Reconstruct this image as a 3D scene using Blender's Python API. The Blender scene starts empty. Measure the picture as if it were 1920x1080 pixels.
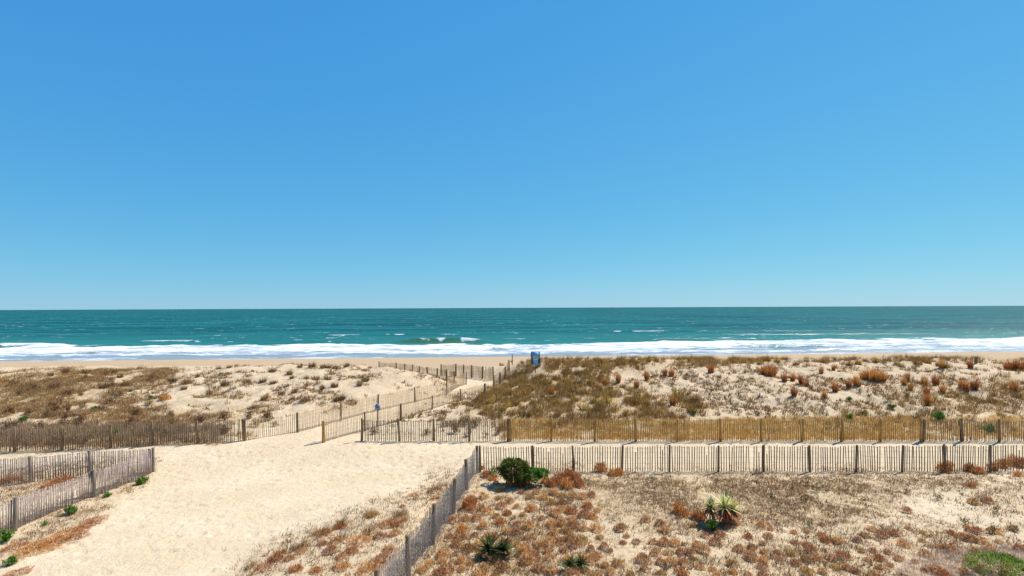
import bpy, math, random
import numpy as np
random.seed(7); rng = np.random.default_rng(7)
R = math.radians
S = bpy.context.scene
COL = S.collection

# ------------------------------------------------------------------ camera
CH = 7.8                     # eye height above the near sand
F = 960.0                    # focal length in pixels of the 1920 wide photo (18 mm)
ROLL = math.atan(8/1920)
cd = bpy.data.cameras.new('camera'); cam = bpy.data.objects.new('camera', cd); COL.objects.link(cam)
cd.sensor_width = 36; cd.lens = 18; cd.shift_y = 37/1920; cd.clip_end = 200000; cd.clip_start = .1
cam.location = (0, 0, CH); cam.rotation_mode = 'XYZ'
import mathutils
cam.rotation_euler = (mathutils.Euler((R(90), 0, 0)).to_matrix() @ mathutils.Matrix.Rotation(-ROLL, 3, 'Z')).to_euler()
S.camera = cam

# ------------------------------------------------------------------ light
SUN_EL, SUN_AZ = 52, 58      # azimuth clockwise from the sea (+Y) towards the right (+X)
w = bpy.data.worlds.new('World'); S.world = w; w.use_nodes = True
nt = w.node_tree; nt.nodes.clear()
sky = nt.nodes.new('ShaderNodeTexSky'); sky.sky_type = 'NISHITA'; sky.sun_disc = False
sky.sun_elevation = R(SUN_EL); sky.sun_rotation = R(SUN_AZ)
sky.air_density = 1.0; sky.dust_density = 0.0; sky.ozone_density = 2.5; sky.altitude = 0
# colour response of the sky: each channel of the physical sky is compressed a little, as in the photo's processing
sp_ = nt.nodes.new('ShaderNodeSeparateColor'); cb_ = nt.nodes.new('ShaderNodeCombineColor'); nt.links.new(sky.outputs[0], sp_.inputs[0])
for ch, (k_, g_) in enumerate(((.38, .89), (.60, .50), (.80, .20))):
    m1 = nt.nodes.new('ShaderNodeMath'); m1.operation = 'MULTIPLY'; m1.inputs[1].default_value = .129*(.8, 1, 1.1)[ch]; nt.links.new(sp_.outputs[ch], m1.inputs[0])
    m2 = nt.nodes.new('ShaderNodeMath'); m2.operation = 'POWER'; m2.inputs[1].default_value = g_; nt.links.new(m1.outputs[0], m2.inputs[0])
    m3 = nt.nodes.new('ShaderNodeMath'); m3.operation = 'MULTIPLY'; m3.inputs[1].default_value = k_/.129; nt.links.new(m2.outputs[0], m3.inputs[0])
    nt.links.new(m3.outputs[0], cb_.inputs[ch])
bg = nt.nodes.new('ShaderNodeBackground'); bg.inputs[1].default_value = .107
wo = nt.nodes.new('ShaderNodeOutputWorld')
# added falloff dims the sky above the view, weakening blue fill in shadows
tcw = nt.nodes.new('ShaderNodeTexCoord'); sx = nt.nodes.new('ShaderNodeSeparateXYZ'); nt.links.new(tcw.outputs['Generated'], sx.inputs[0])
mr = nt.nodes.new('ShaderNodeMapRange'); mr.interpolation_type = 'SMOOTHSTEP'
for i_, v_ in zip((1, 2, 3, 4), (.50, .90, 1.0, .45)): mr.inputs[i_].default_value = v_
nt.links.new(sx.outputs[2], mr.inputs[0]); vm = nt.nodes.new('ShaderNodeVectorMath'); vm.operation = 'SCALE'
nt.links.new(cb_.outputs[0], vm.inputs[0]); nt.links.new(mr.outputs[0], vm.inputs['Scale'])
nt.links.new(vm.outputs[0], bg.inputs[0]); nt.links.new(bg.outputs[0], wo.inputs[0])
ld = bpy.data.lights.new('sun', 'SUN'); ld.energy = 5.0; ld.angle = R(.53); ld.color = (1, .925, .80)
sun = bpy.data.objects.new('sun', ld); COL.objects.link(sun)
sd = mathutils.Vector((math.sin(R(SUN_AZ))*math.cos(R(SUN_EL)), math.cos(R(SUN_AZ))*math.cos(R(SUN_EL)), math.sin(R(SUN_EL))))
sun.rotation_euler = sd.to_track_quat('Z', 'Y').to_euler(); sun.location = sd*60
S.view_settings.view_transform = 'Standard'; S.view_settings.look = 'None'
S.view_settings.exposure = 0.28; S.view_settings.gamma = 1
S.render.engine = 'CYCLES'; S.cycles.max_bounces = 6; S.cycles.transparent_max_bounces = 8

# ------------------------------------------------------------------ numeric helpers
def hash2(i, j, s):
    h = (i.astype(np.int64)*374761393 + j.astype(np.int64)*668265263 + s*974634777) & 0x7fffffff
    h = ((h ^ (h >> 13))*1274126177) & 0x7fffffff
    return ((h ^ (h >> 16)) & 0xffff)/65535.0
def vnoise(x, y, s=0):
    x = np.asarray(x, float); y = np.asarray(y, float)
    i = np.floor(x); j = np.floor(y); fx = x-i; fy = y-j
    fx = fx*fx*(3-2*fx); fy = fy*fy*(3-2*fy)
    a = hash2(i, j, s); b = hash2(i+1, j, s); c = hash2(i, j+1, s); d = hash2(i+1, j+1, s)
    return (a*(1-fx)+b*fx)*(1-fy) + (c*(1-fx)+d*fx)*fy
def fbm(x, y, s=0, o=4):
    r = 0; a = .5
    for k in range(o):
        r = r + a*(vnoise(x*2**k+k*17.3, y*2**k-k*9.1, s+k)-.5); a *= .55
    return r
def sst(a, b, x):
    t = np.clip((x-a)/(b-a), 0, 1); return t*t*(3-2*t)
def seg_dist(x, y, pts):
    d = np.full(np.broadcast(x, y).shape, 1e9)
    for (ax, ay), (bx, by) in zip(pts[:-1], pts[1:]):
        vx, vy = bx-ax, by-ay; L = vx*vx+vy*vy
        t = np.clip(((x-ax)*vx+(y-ay)*vy)/L, 0, 1)
        d = np.minimum(d, np.hypot(x-ax-t*vx, y-ay-t*vy))
    return d
PATH = [(-16, 26), (-11.2, 31), (-9.4, 34), (-7.6, 37.5), (-5.5, 41), (-3.7, 44), (-2.6, 47), (-3.6, 50), (-9, 55), (-16, 62)]
SEA = -1.6
def ground(x, y):
    x = np.asarray(x, float); y = np.asarray(y, float)
    z = .3*sst(24, 29, y) + .25*sst(32, 47, y)
    crest = 1.48 + .45*sst(-6, 6, x) + .5*fbm(x/14, y*0+3, 5, 2)
    up = np.clip((y-29.6)/20.5, 0, 1); up = up*.75 + .25*sst(0, 1, up)
    down = 1-sst(50.5, 61, y + 1.6*fbm(x/9, y/9, 11, 2))
    m = sst(1.4, 6.6, seg_dist(x, y, PATH))
    hum = .50*fbm(x/5.5, y/5.5, 21, 4) + .55*fbm(x/1.5, y/1.9, 31, 4)
    zone = sst(30, 34, y)*down*m
    z = z + crest*up*down*m + hum*zone
    yp = y - .055*x
    z = z - .75*sst(56, 70, yp) - 1.55*sst(82, 99, yp) - .11*np.clip(yp-99, 0, 60)
    # small relief of the foreground field and the trodden path
    fld = sst(-3.6, -1.5, x)*(1-sst(22.5, 24.5, y))
    z = z + fld*(.22*fbm(x/3.1, y/3.1, 41, 3) + .05)
    pth = (1-sst(56, 62, y))
    z = z + pth*(.05*fbm(x/1.7, y/1.7, 51, 2) + .045*fbm(x/.42, y/.42, 61, 2))
    # trodden sand: footprints
    C_ = .62
    for di in (-1, 0, 1):
        for dj in (-1, 0, 1):
            ci = np.floor(x/C_)+di; cj = np.floor(y/C_)+dj
            fx = (ci+.15+.7*hash2(ci, cj, 401))*C_; fy = (cj+.15+.7*hash2(ci, cj, 402))*C_
            rr = np.hypot((x-fx)*1.25, y-fy); on = (hash2(ci, cj, 403) < .30+.9*(vnoise(x/5, y/5, 404)-.4))
            z = z + pth*on*(-.085*np.exp(-(rr/.15)**2)+.03*np.exp(-((rr-.24)/.09)**2))
    # low drift of sand left of the left foreground fence and the weedy bank right of the wide path
    z = z + .25*np.exp(-((x+20)**2/10+(y-21)**2/8))
    z = z + .25*sst(-9.5, -5, x)*(1-sst(-3.6, -2.6, x))*(1-sst(19, 23, y))
    return z
def proj(x, y, z):
    u = x/y; v = (z-CH)/y; c, s = math.cos(ROLL), math.sin(ROLL)
    return 960+F*(u*c-v*s), 577-F*(u*s+v*c)
def ray(px, py):
    a = (px-960)/F; b = -(py-577)/F; c, s = math.cos(ROLL), math.sin(ROLL)
    return a*c+b*s, -a*s+b*c
def hit(px, py, d0=9):
    u, v = ray(px, py)
    d = np.arange(d0, 110, .04); z = CH+v*d; g = ground(u*d, d)
    k = np.nonzero(z <= g)[0]
    k = k[0] if len(k) else len(d)-1
    return float(u*d[k]), float(d[k]), float(g[k])
def gz(x, y): return float(ground(np.array([x]), np.array([y]))[0])

def soft_poly(px, py, poly, soft):
    n = len(poly); inside = np.zeros(px.shape, bool); d = np.full(px.shape, 1e9)
    for k in range(n):
        (ax, ay), (bx, by) = poly[k], poly[(k+1) % n]
        cond = ((ay > py) != (by > py)) & (px < (bx-ax)*(py-ay)/((by-ay) if by != ay else 1e-9)+ax)
        inside ^= cond
        vx, vy = bx-ax, by-ay; L = vx*vx+vy*vy+1e-9
        t = np.clip(((px-ax)*vx+(py-ay)*vy)/L, 0, 1)
        d = np.minimum(d, np.hypot(px-ax-t*vx, py-ay-t*vy))
    sd_ = np.where(inside, d, -d)
    return sst(-soft, soft, sd_)
# plant cover areas, laid out on the ground from the photo: polygon, strength, edge softness
Z = {
 'brown_mat': [([(-250, 712), (60, 705), (190, 686), (330, 682), (300, 712), (240, 735), (345, 775), (520, 768), (470, 812), (280, 830), (-250, 850)], .9, 22)],
 'olive': [([(935, 716), (985, 682), (1090, 668), (1130, 700), (1160, 725), (1290, 745), (1330, 778), (1250, 800), (860, 800), (900, 750)], 1.0, 16),
           ([(930, 690), (1180, 672), (1330, 668), (1480, 674), (1800, 668), (2150, 664), (2150, 676), (1760, 678), (1500, 682), (1330, 685), (1180, 694)], .75, 5),
           ([(1660, 745), (1760, 715), (2150, 700), (2150, 800), (1500, 800), (1480, 790)], .42, 22)],
 'gold': [([(940, 786), (1300, 790), (1500, 780), (1735, 786), (1735, 826), (940, 824)], 1.0, 6),
          ([(1735, 780), (2150, 780), (2150, 824), (1735, 826)], .6, 8),
          ([(1660, 825), (2150, 823), (2150, 832), (1500, 832)], .4, 4)],
 'litter': [([(1080, 893), (1560, 890), (1740, 893), (1840, 905), (1700, 925), (1660, 960), (1560, 990), (1200, 1000), (1080, 960)], .95, 26),
            ([(800, 900), (1100, 890), (1110, 1000), (1400, 1015), (1700, 980), (1950, 1030), (1950, 1100), (700, 1100)], .78, 45),
            ([(1800, 900), (2150, 880), (2150, 1000), (1850, 960)], .35, 30),
            ([(420, 1090), (520, 1010), (640, 960), (780, 920), (860, 905), (720, 1100)], .42, 20),
            ([(-100, 1000), (60, 950), (290, 885), (270, 910), (150, 985), (60, 1040), (-100, 1090)], .6, 12),
            ([(-100, 890), (90, 868), (290, 865), (280, 884), (-100, 980)], .55, 14),
            ([(-250, 838), (300, 824), (460, 824), (200, 846), (-250, 862)], .8, 5)],
 'specks': [([(400, 690), (830, 690), (840, 715), (560, 770), (350, 780), (240, 730)], .8, 20),
            ([(1170, 695), (1950, 690), (1950, 760), (1650, 790), (1300, 780), (1200, 740)], .8, 20),
            ([(1090, 890), (1950, 890), (1950, 1100), (700, 1100)], .6, 20),
            ([(760, 780), (930, 715), (930, 790), (700, 815)], .9, 10)],
}
def cover(kind, x, y, z, jitter=1.0):
    px, py = proj(x, y, z)
    nx = 26*jitter*fbm(x/3.2, y/3.2, 71, 4)*2; ny = 12*jitter*fbm(x/2.7, y/2.7, 81, 4)*2
    c = np.zeros(px.shape)
    for poly, s, soft in Z[kind]:
        c = np.maximum(c, s*soft_poly(px+nx, py+ny, poly, soft))
    return c

# ------------------------------------------------------------------ materials
def lin(r, g, b):
    f = lambda c: ((c/255+.055)/1.055)**2.4 if c/255 > .04045 else c/255/12.92
    return (f(r), f(g), f(b))
def new_mat(name):
    m = bpy.data.materials.new(name); m.use_nodes = True
    n = m.node_tree; n.nodes.clear()
    out = n.nodes.new('ShaderNodeOutputMaterial'); b = n.nodes.new('ShaderNodeBsdfPrincipled')
    n.links.new(b.outputs[0], out.inputs[0])
    return m, n, b, out
def N(n, t, **k):
    o = n.nodes.new(t)
    for a, v in k.items(): setattr(o, a, v)
    return o
def noise(n, vec, scale, detail=4, rough=.55):
    o = N(n, 'ShaderNodeTexNoise'); o.inputs['Scale'].default_value = scale
    o.inputs['Detail'].default_value = detail; o.inputs['Roughness'].default_value = rough
    if vec is not None: n.links.new(vec, o.inputs['Vector'])
    return o.outputs['Fac']
def ramp(n, fac, a, b, va=0., vb=1.):
    o = N(n, 'ShaderNodeMapRange'); o.interpolation_type = 'SMOOTHSTEP'
    for i, v in zip((1, 2, 3, 4), (a, b, va, vb)): o.inputs[i].default_value = v
    n.links.new(fac, o.inputs[0]); return o.outputs[0]
def mixc(n, fac, a, b, mode='MIX'):
    o = N(n, 'ShaderNodeMix', data_type='RGBA', blend_type=mode)
    for sock, v in ((o.inputs[0], fac), (o.inputs[6], a), (o.inputs[7], b)):
        if isinstance(v, (int, float)): sock.default_value = v
        elif isinstance(v, tuple): sock.default_value = (*v[:3], 1)
        else: n.links.new(v, sock)
    return o.outputs[2]
def math_(n, op, a, b=0.0):
    o = N(n, 'ShaderNodeMath', operation=op)
    for s_, v in ((o.inputs[0], a), (o.inputs[1], b)):
        if isinstance(v, (int, float)): s_.default_value = v
        else: n.links.new(v, s_)
    return o.outputs[0]
def geo_pos(n, scale=(1, 1, 1)):
    g = N(n, 'ShaderNodeNewGeometry'); m = N(n, 'ShaderNodeMapping'); m.inputs['Scale'].default_value = scale
    n.links.new(g.outputs['Position'], m.inputs[0]); return m.outputs[0]
def attr(n, name):
    a = N(n, 'ShaderNodeAttribute'); a.attribute_name = name; return a

# sand
m_sand, n, b, _ = new_mat('sand')
P = geo_pos(n)
c = mixc(n, ramp(n, noise(n, P, .35, 3), .35, .68), (.65, .52, .36), (.72, .59, .425))
c = mixc(n, ramp(n, noise(n, P, 2.6, 5), .40, .66, 0, .38), c, (.58, .46, .31))
beach = attr(n, 'beach').outputs['Fac']
dn = attr(n, 'dune').outputs['Fac']
c = mixc(n, math_(n, 'MULTIPLY', dn, ramp(n, noise(n, P, .9, 5, .7), .32, .62, .25, .9)), c, (.56, .43, .29))
c = mixc(n, beach, c, (.50, .365, .24))
wet = attr(n, 'wet').outputs['Fac']
c = mixc(n, wet, c, (.24, .19, .15))
lit = attr(n, 'litter').outputs['Fac']
lc = mixc(n, ramp(n, noise(n, P, 3.3, 5, .7), .38, .62), (.34, .235, .125), (.60, .46, .29))
lf = math_(n, 'MULTIPLY', lit, ramp(n, noise(n, P, 1.3, 6, .75), .30, .58, .25, 1))
c = mixc(n, lf, c, lc)
# scattered debris specks, only where plants grow
vo = N(n, 'ShaderNodeTexVoronoi'); vo.inputs['Scale'].default_value = 9; vo.inputs['Randomness'].default_value = 1
n.links.new(P, vo.inputs['Vector'])
sp = math_(n, 'MULTIPLY', ramp(n, vo.outputs['Distance'], .10, .24, 1, 0), ramp(n, noise(n, P, 2.1, 3), .44, .56))
sp = math_(n, 'MULTIPLY', sp, math_(n, 'MINIMUM', math_(n, 'ADD', attr(n, 'specks').outputs['Fac'], .10), 1))
c = mixc(n, sp, c, (.16, .10, .055))
n.links.new(c, b.inputs['Base Color']); b.inputs['Roughness'].default_value = .95
b.inputs['Specular IOR Level'].default_value = .12
n.links.new(ramp(n, wet, 0, 1, .95, .45), b.inputs['Roughness'])
bp = N(n, 'ShaderNodeBump'); bp.inputs['Strength'].default_value = .55; bp.inputs['Distance'].default_value = .13
hgt = math_(n, 'ADD', noise(n, P, 5.5, 4, .6), math_(n, 'MULTIPLY', noise(n, P, 26, 3), .35))
n.links.new(hgt, bp.inputs['Height']); n.links.new(bp.outputs[0], b.inputs['Normal'])

# sea water with foam
m_sea, n, b, out = new_mat('sea_water')
P = geo_pos(n); Pw = geo_pos(n, (.35, 1, 1)); Pf = geo_pos(n, (.22, 1, 1))
deep = mixc(n, ramp(n, noise(n, Pf, .035, 4), .38, .62), (.001, .072, .084), (.003, .130, .142))
deep = mixc(n, ramp(n, noise(n, Pw, .16, 6, .75), .46, .62, 0, .75), deep, (.001, .045, .054))
shal = attr(n, 'shallow').outputs['Fac']
deep = mixc(n, math_(n, 'MULTIPLY', ramp(n, noise(n, geo_pos(n, (.25, 1, 1)), .028, 8, .85), .47, .60), .75), deep, (.015, .165, .185))
deep = mixc(n, shal, deep, (.025, .19, .185))
deep = mixc(n, attr(n, 'wash').outputs['Fac'], deep, (.27, .33, .38))
face = attr(n, 'face').outputs['Fac']
deep = mixc(n, face, deep, (.05, .165, .085))
foam = attr(n, 'foam').outputs['Fac']
fn = math_(n, 'ADD', math_(n, 'MULTIPLY', noise(n, geo_pos(n, (.45, 1, 1)), .20, 8, .78), 2.1), math_(n, 'MULTIPLY', noise(n, Pf, 1.3, 4, .6), .5))
ff = ramp(n, math_(n, 'ADD', foam, math_(n, 'SUBTRACT', fn, 1.30)), .38, .56)
cap = math_(n, 'MULTIPLY', ramp(n, noise(n, geo_pos(n, (.17, .26, 1)), 1.0, 4, .65), .655, .675), ramp(n, noise(n, P, .02, 2), .40, .55, .2, 1))
ff = math_(n, 'MAXIMUM', ff, cap)
b.inputs['Roughness'].default_value = .30; b.inputs['IOR'].default_value = 1.33
b.inputs['Specular IOR Level'].default_value = 0
n.links.new(deep, b.inputs['Base Color'])
bp = N(n, 'ShaderNodeBump'); bp.inputs['Strength'].default_value = .9; bp.inputs['Distance'].default_value = .55
n.links.new(math_(n, 'ADD', noise(n, Pw, .45, 6, .65), math_(n, 'MULTIPLY', noise(n, Pw, 1.9, 4, .6), .3)), bp.inputs['Height'])
n.links.new(bp.outputs[0], b.inputs['Normal'])
gl_ = N(n, 'ShaderNodeBsdfGlossy'); gl_.inputs['Roughness'].default_value = .22; n.links.new(bp.outputs[0], gl_.inputs['Normal'])
wm_ = N(n, 'ShaderNodeMixShader'); wm_.inputs[0].default_value = .13; n.links.new(b.outputs[0], wm_.inputs[1]); n.links.new(gl_.outputs[0], wm_.inputs[2])
fb = N(n, 'ShaderNodeBsdfDiffuse')
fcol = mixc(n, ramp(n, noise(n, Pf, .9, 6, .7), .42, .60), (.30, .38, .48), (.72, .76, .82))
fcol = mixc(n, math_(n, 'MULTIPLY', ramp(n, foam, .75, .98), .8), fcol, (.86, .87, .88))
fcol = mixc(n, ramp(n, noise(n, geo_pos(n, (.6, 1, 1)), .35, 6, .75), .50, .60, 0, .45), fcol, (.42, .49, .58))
n.links.new(fcol, fb.inputs[0])
ms = N(n, 'ShaderNodeMixShader'); n.links.new(ff, ms.inputs[0]); n.links.new(wm_.outputs[0], ms.inputs[1]); n.links.new(fb.outputs[0], ms.inputs[2])
n.links.new(ms.outputs[0], out.inputs[0])

# plants: blade colours are stored per blade, each copy differs a little
m_pl, n, b, out = new_mat('dry_plant')
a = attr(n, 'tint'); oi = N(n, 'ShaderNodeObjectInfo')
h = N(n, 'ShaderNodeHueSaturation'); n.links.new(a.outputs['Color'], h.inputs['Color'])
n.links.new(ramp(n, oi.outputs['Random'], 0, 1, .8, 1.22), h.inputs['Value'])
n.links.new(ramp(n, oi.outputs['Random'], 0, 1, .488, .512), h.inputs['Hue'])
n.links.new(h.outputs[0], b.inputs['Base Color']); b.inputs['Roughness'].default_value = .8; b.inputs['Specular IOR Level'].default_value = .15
tr = N(n, 'ShaderNodeBsdfTranslucent'); n.links.new(h.outputs[0], tr.inputs[0])
ms = N(n, 'ShaderNodeMixShader'); ms.inputs[0].default_value = .32
n.links.new(b.outputs[0], ms.inputs[1]); n.links.new(tr.outputs[0], ms.inputs[2]); n.links.new(ms.outputs[0], out.inputs[0])

def wood(name, dark, light, rough=.85):
    m, n, b, _ = new_mat(name)
    tc = N(n, 'ShaderNodeTexCoord'); mp = N(n, 'ShaderNodeMapping'); mp.inputs['Scale'].default_value = (9, 9, 1.2)
    n.links.new(tc.outputs['Object'], mp.inputs[0])
    f = ramp(n, noise(n, mp.outputs[0], 2.2, 4, .6), .3, .7)
    c = mixc(n, f, dark, light)
    t = attr(n, 'tint').outputs['Fac']
    c = mixc(n, t, c, mixc(n, .5, c, light))
    n.links.new(c, b.inputs['Base Color']); b.inputs['Roughness'].default_value = rough; b.inputs['Specular IOR Level'].default_value = .2
    bp = N(n, 'ShaderNodeBump'); bp.inputs['Strength'].default_value = .4; bp.inputs['Distance'].default_value = .01
    n.links.new(f, bp.inputs['Height']); n.links.new(bp.outputs[0], b.inputs['Normal'])
    return m
m_grey = wood('grey_wood', (.13, .10, .08), (.34, .275, .225))
m_brown = wood('brown_wood', (.12, .075, .042), (.29, .19, .11))
m_slat = wood('weathered_slat', (.12, .078, .045), (.27, .19, .115))
m_gold = wood('golden_wood', (.20, .10, .03), (.56, .32, .10))
m_lilac = wood('bleached_wood', (.18, .135, .12), (.42, .34, .31))
m_tan = wood('tan_wood', (.28, .175, .085), (.56, .39, .21))
m_stem = wood('stem_wood', (.12, .06, .04), (.32, .18, .11))
def plain(name, col, rough=.6, metal=0):
    m, n, b, _ = new_mat(name)
    tc = N(n, 'ShaderNodeTexCoord')
    c = mixc(n, ramp(n, noise(n, tc.outputs['Object'], 9, 4), .35, .65, 0, .35), col, tuple(x*.6 for x in col))
    n.links.new(c, b.inputs['Base Color']); b.inputs['Roughness'].default_value = rough; b.inputs['Metallic'].default_value = metal
    return m
m_wire = plain('rusted_wire', (.20, .16, .14), .6, .5)
m_galv = plain('galvanised_wire', (.55, .54, .55), .4, .7)
m_blue = plain('blue_sign_paint', (.05, .28, .58), .5)
m_lblue = plain('pale_blue_paint', (.22, .55, .80), .5)
m_cream = plain('cream_sign_paint', (.85, .85, .70), .6)
m_dark = plain('dark_paint', (.04, .05, .07), .6)
m_lav = plain('lavender_paint', (.40, .38, .55), .6)
m_red = plain('red_paint', (.45, .12, .12), .6)

# ------------------------------------------------------------------ mesh helpers
def mesh_np(name, V, faces4=None, faces3=None):
    me = bpy.data.meshes.new(name)
    V = np.asarray(V, np.float32).reshape(-1, 3)
    L = []; tot = []
    if faces4 is not None and len(faces4): L.append(np.asarray(faces4).reshape(-1)); tot.append(np.full(len(faces4), 4))
    if faces3 is not None and len(faces3): L.append(np.asarray(faces3).reshape(-1)); tot.append(np.full(len(faces3), 3))
    L = np.concatenate(L).astype(np.int32); tot = np.concatenate(tot).astype(np.int32)
    st = np.concatenate([[0], np.cumsum(tot)[:-1]]).astype(np.int32)
    me.vertices.add(len(V)); me.vertices.foreach_set('co', V.reshape(-1))
    me.loops.add(len(L)); me.loops.foreach_set('vertex_index', L)
    me.polygons.add(len(tot)); me.polygons.foreach_set('loop_start', st); me.polygons.foreach_set('loop_total', tot)
    me.update(calc_edges=True)
    return me
def set_col(me, col):
    a = me.color_attributes.new('tint', 'FLOAT_COLOR', 'POINT')
    c = np.ones((len(me.vertices), 4), np.float32); c[:, :3] = col; a.data.foreach_set('color', c.reshape(-1))
def set_f(me, name, v):
    a = me.attributes.new(name, 'FLOAT', 'POINT'); a.data.foreach_set('value', np.asarray(v, np.float32).reshape(-1))
def link(name, me, mat=None, parent=None, loc=None):
    o = bpy.data.objects.new(name, me); COL.objects.link(o)
    if mat is not None and me is not None and not me.materials: me.materials.append(mat)
    if parent is not None: o.parent = parent
    if loc is not None: o.location = loc
    return o
def tag(o, label=None, cat=None, group=None, kind=None):
    for k, v in (('label', label), ('category', cat), ('group', group), ('kind', kind)):
        if v: o[k] = v
    return o
def empty(name, loc, rz=0):
    o = bpy.data.objects.new(name, None); COL.objects.link(o); o.location = loc; o.rotation_euler.z = rz
    o.empty_display_size = .2; return o
class MB:
    """collects boxes, posts and tubes into one mesh"""
    def __init__(s): s.v = []; s.f4 = []; s.f3 = []; s.t = []
    def ring(s, pts, t=.5):
        i = len(s.v); s.v += [tuple(p) for p in pts]; s.t += [t]*len(pts); return i
    def box(s, c, h, rot=None, t=.5):
        c = mathutils.Vector(c); vs = []
        for k in range(8):
            v = mathutils.Vector(((1 if k & 1 else -1)*h[0], (1 if k & 2 else -1)*h[1], (1 if k & 4 else -1)*h[2]))
            if rot is not None: v = rot @ v
            vs.append(c+v)
        i = s.ring(vs, t)
        for q in ((0, 2, 3, 1), (4, 5, 7, 6), (0, 1, 5, 4), (2, 6, 7, 3), (0, 4, 6, 2), (1, 3, 7, 5)): s.f4.append([i+x for x in q])
    def tube(s, pts, rads, k=6, t=.5, cap=True):
        pts = [mathutils.Vector(p) for p in pts]; rings = []
        for j, p in enumerate(pts):
            d = (pts[min(j+1, len(pts)-1)]-pts[max(j-1, 0)]).normalized()
            a = d.orthogonal().normalized() if j == 0 else (s._a - d*s._a.dot(d)).normalized()
            s._a = a; bb = d.cross(a)
            rings.append(s.ring([p+(a*math.cos(2*math.pi*q/k)+bb*math.sin(2*math.pi*q/k))*rads[j] for q in range(k)], t))
        for r0, r1 in zip(rings[:-1], rings[1:]):
            for q in range(k): s.f4.append([r0+q, r0+(q+1) % k, r1+(q+1) % k, r1+q])
        if cap:
            for r, rev in ((rings[0], True), (rings[-1], False)):
                ci = s.ring([pts[0] if rev else pts[-1]], t)
                for q in range(k):
                    tri = [r+q, r+(q+1) % k, ci]; s.f3.append(tri[::-1] if rev else tri)
    def build(s, name, mat, parent=None, loc=None):
        me = mesh_np(name, np.array([tuple(v) for v in s.v]), s.f4, s.f3)
        set_col(me, np.array(s.t)[:, None].repeat(3, 1)); return link(name, me, mat, parent, loc)

# ------------------------------------------------------------------ ground sheet
def axis(parts):
    out_ = []
    for a, b_, st in parts: out_.append(np.arange(a, b_, st))
    return np.unique(np.round(np.concatenate(out_), 4))
xs = axis([(-600, -120, 20), (-120, -60, 1.2), (-60, -30, .4), (-30, 30, .13), (30, 60, .4), (60, 120, 1.2), (120, 601, 20)])
ys = axis([(-300, -20, 20), (-20, 10, 1.5), (10, 32, .11), (32, 62, .17), (62, 80, .6), (80, 106, .5), (106, 150, 3)])
X, Y = np.meshgrid(xs, ys); Zg = ground(X, Y)
nx_, ny_ = len(xs), len(ys)
idx = np.arange(nx_*ny_).reshape(ny_, nx_)
f4 = np.stack([idx[:-1, :-1], idx[:-1, 1:], idx[1:, 1:], idx[1:, :-1]], -1).reshape(-1, 4)
me = mesh_np('sand_ground', np.stack([X, Y, Zg], -1).reshape(-1, 3), f4)
for p in (me.polygons,): p.foreach_set('use_smooth', np.ones(len(me.polygons), bool))
yy = np.maximum(Y, 8)
def cov(k, j=1.0): return np.where(Y > 9, cover(k, X, yy, Zg, j), 0)
lit_ = np.maximum.reduce([cov('litter'), .85*cov('brown_mat'), .8*cov('olive'), .9*cov('gold', .3)])
spk_ = np.maximum.reduce([cov('specks'), cov('litter'), cov('brown_mat'), cov('olive')])
yp = Y-.055*X + .9*fbm(X/9, Y*0, 91, 3)*2
set_f(me, 'litter', lit_); set_f(me, 'specks', spk_)
set_f(me, 'dune', sst(31, 36, Y)*(1-sst(54, 60, Y))*sst(1.5, 4, seg_dist(X, Y, PATH)))
set_f(me, 'beach', sst(58, 66, Y)); set_f(me, 'wet', sst(89.5, 93.5, yp))
o = link('ground', me, m_sand); tag(o, kind='structure')

# ------------------------------------------------------------------ sea
xs = axis([(-40000, -4000, 6000), (-4000, -500, 500), (-500, -200, 12), (-200, 200, .8), (200, 500, 12), (500, 4000, 500), (4000, 40001, 6000)])
ys = axis([(84, 170, .45), (170, 400, 1.6), (400, 900, 20), (900, 5000, 400), (5000, 60001, 5000)])
X, Y = np.meshgrid(xs, ys)
yp = Y-.055*X; near = (1-sst(260, 400, Y))*(1-sst(180, 260, abs(X)))
Zs = SEA + near*(.22*fbm(X/16, Y/5, 101, 3)+.10*fbm(X/5, Y/2.2, 111, 2)) * sst(97, 125, yp)
Zs = Zs
foam_in = sst(94, 96, yp + 2.2*fbm(X/11, yp*0, 121, 3)*2)
edge = 132 + .06*np.clip(X, 0, 200) + 26*fbm(X/38, yp/40, 131, 4) + 15*fbm(X/9, yp/8, 141, 4)
foam = (1-sst(-1.5, 1.5, yp-edge))
core = sst(107, 117, yp+22*fbm(X/25, yp/14, 151, 3))*foam
fo = foam*.47 + core*.60 + .5*np.exp(-((yp-96-1.5*fbm(X/9, yp*0, 161, 3))/1.6)**2)
Zs += foam*.55*fbm(X/3.2, Y/1.7, 211, 3)*sst(99, 108, yp)
for c_, a_ in ((118, .45), (107, .28)):
    cc = c_+10*fbm(X/30, X*0, 221+c_, 3)+2*fbm(X/5, X*0, 222, 2); d_ = yp-cc
    Zs += a_*np.where(d_ < 0, np.exp(-(d_/.7)**2), np.exp(-(d_/3)**2))
    fo = np.maximum(fo, .95*np.exp(-(d_/1.3)**2)*foam)
    fo = fo-.22*np.exp(-((d_+3.2)/1.8)**2)
fo = fo + (.55*fbm(X/13, yp/4.5, 231, 4) - .42*sst(.02, .16, fbm(X/16, yp/5, 251, 4)))*foam
face = np.zeros(X.shape)
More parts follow.
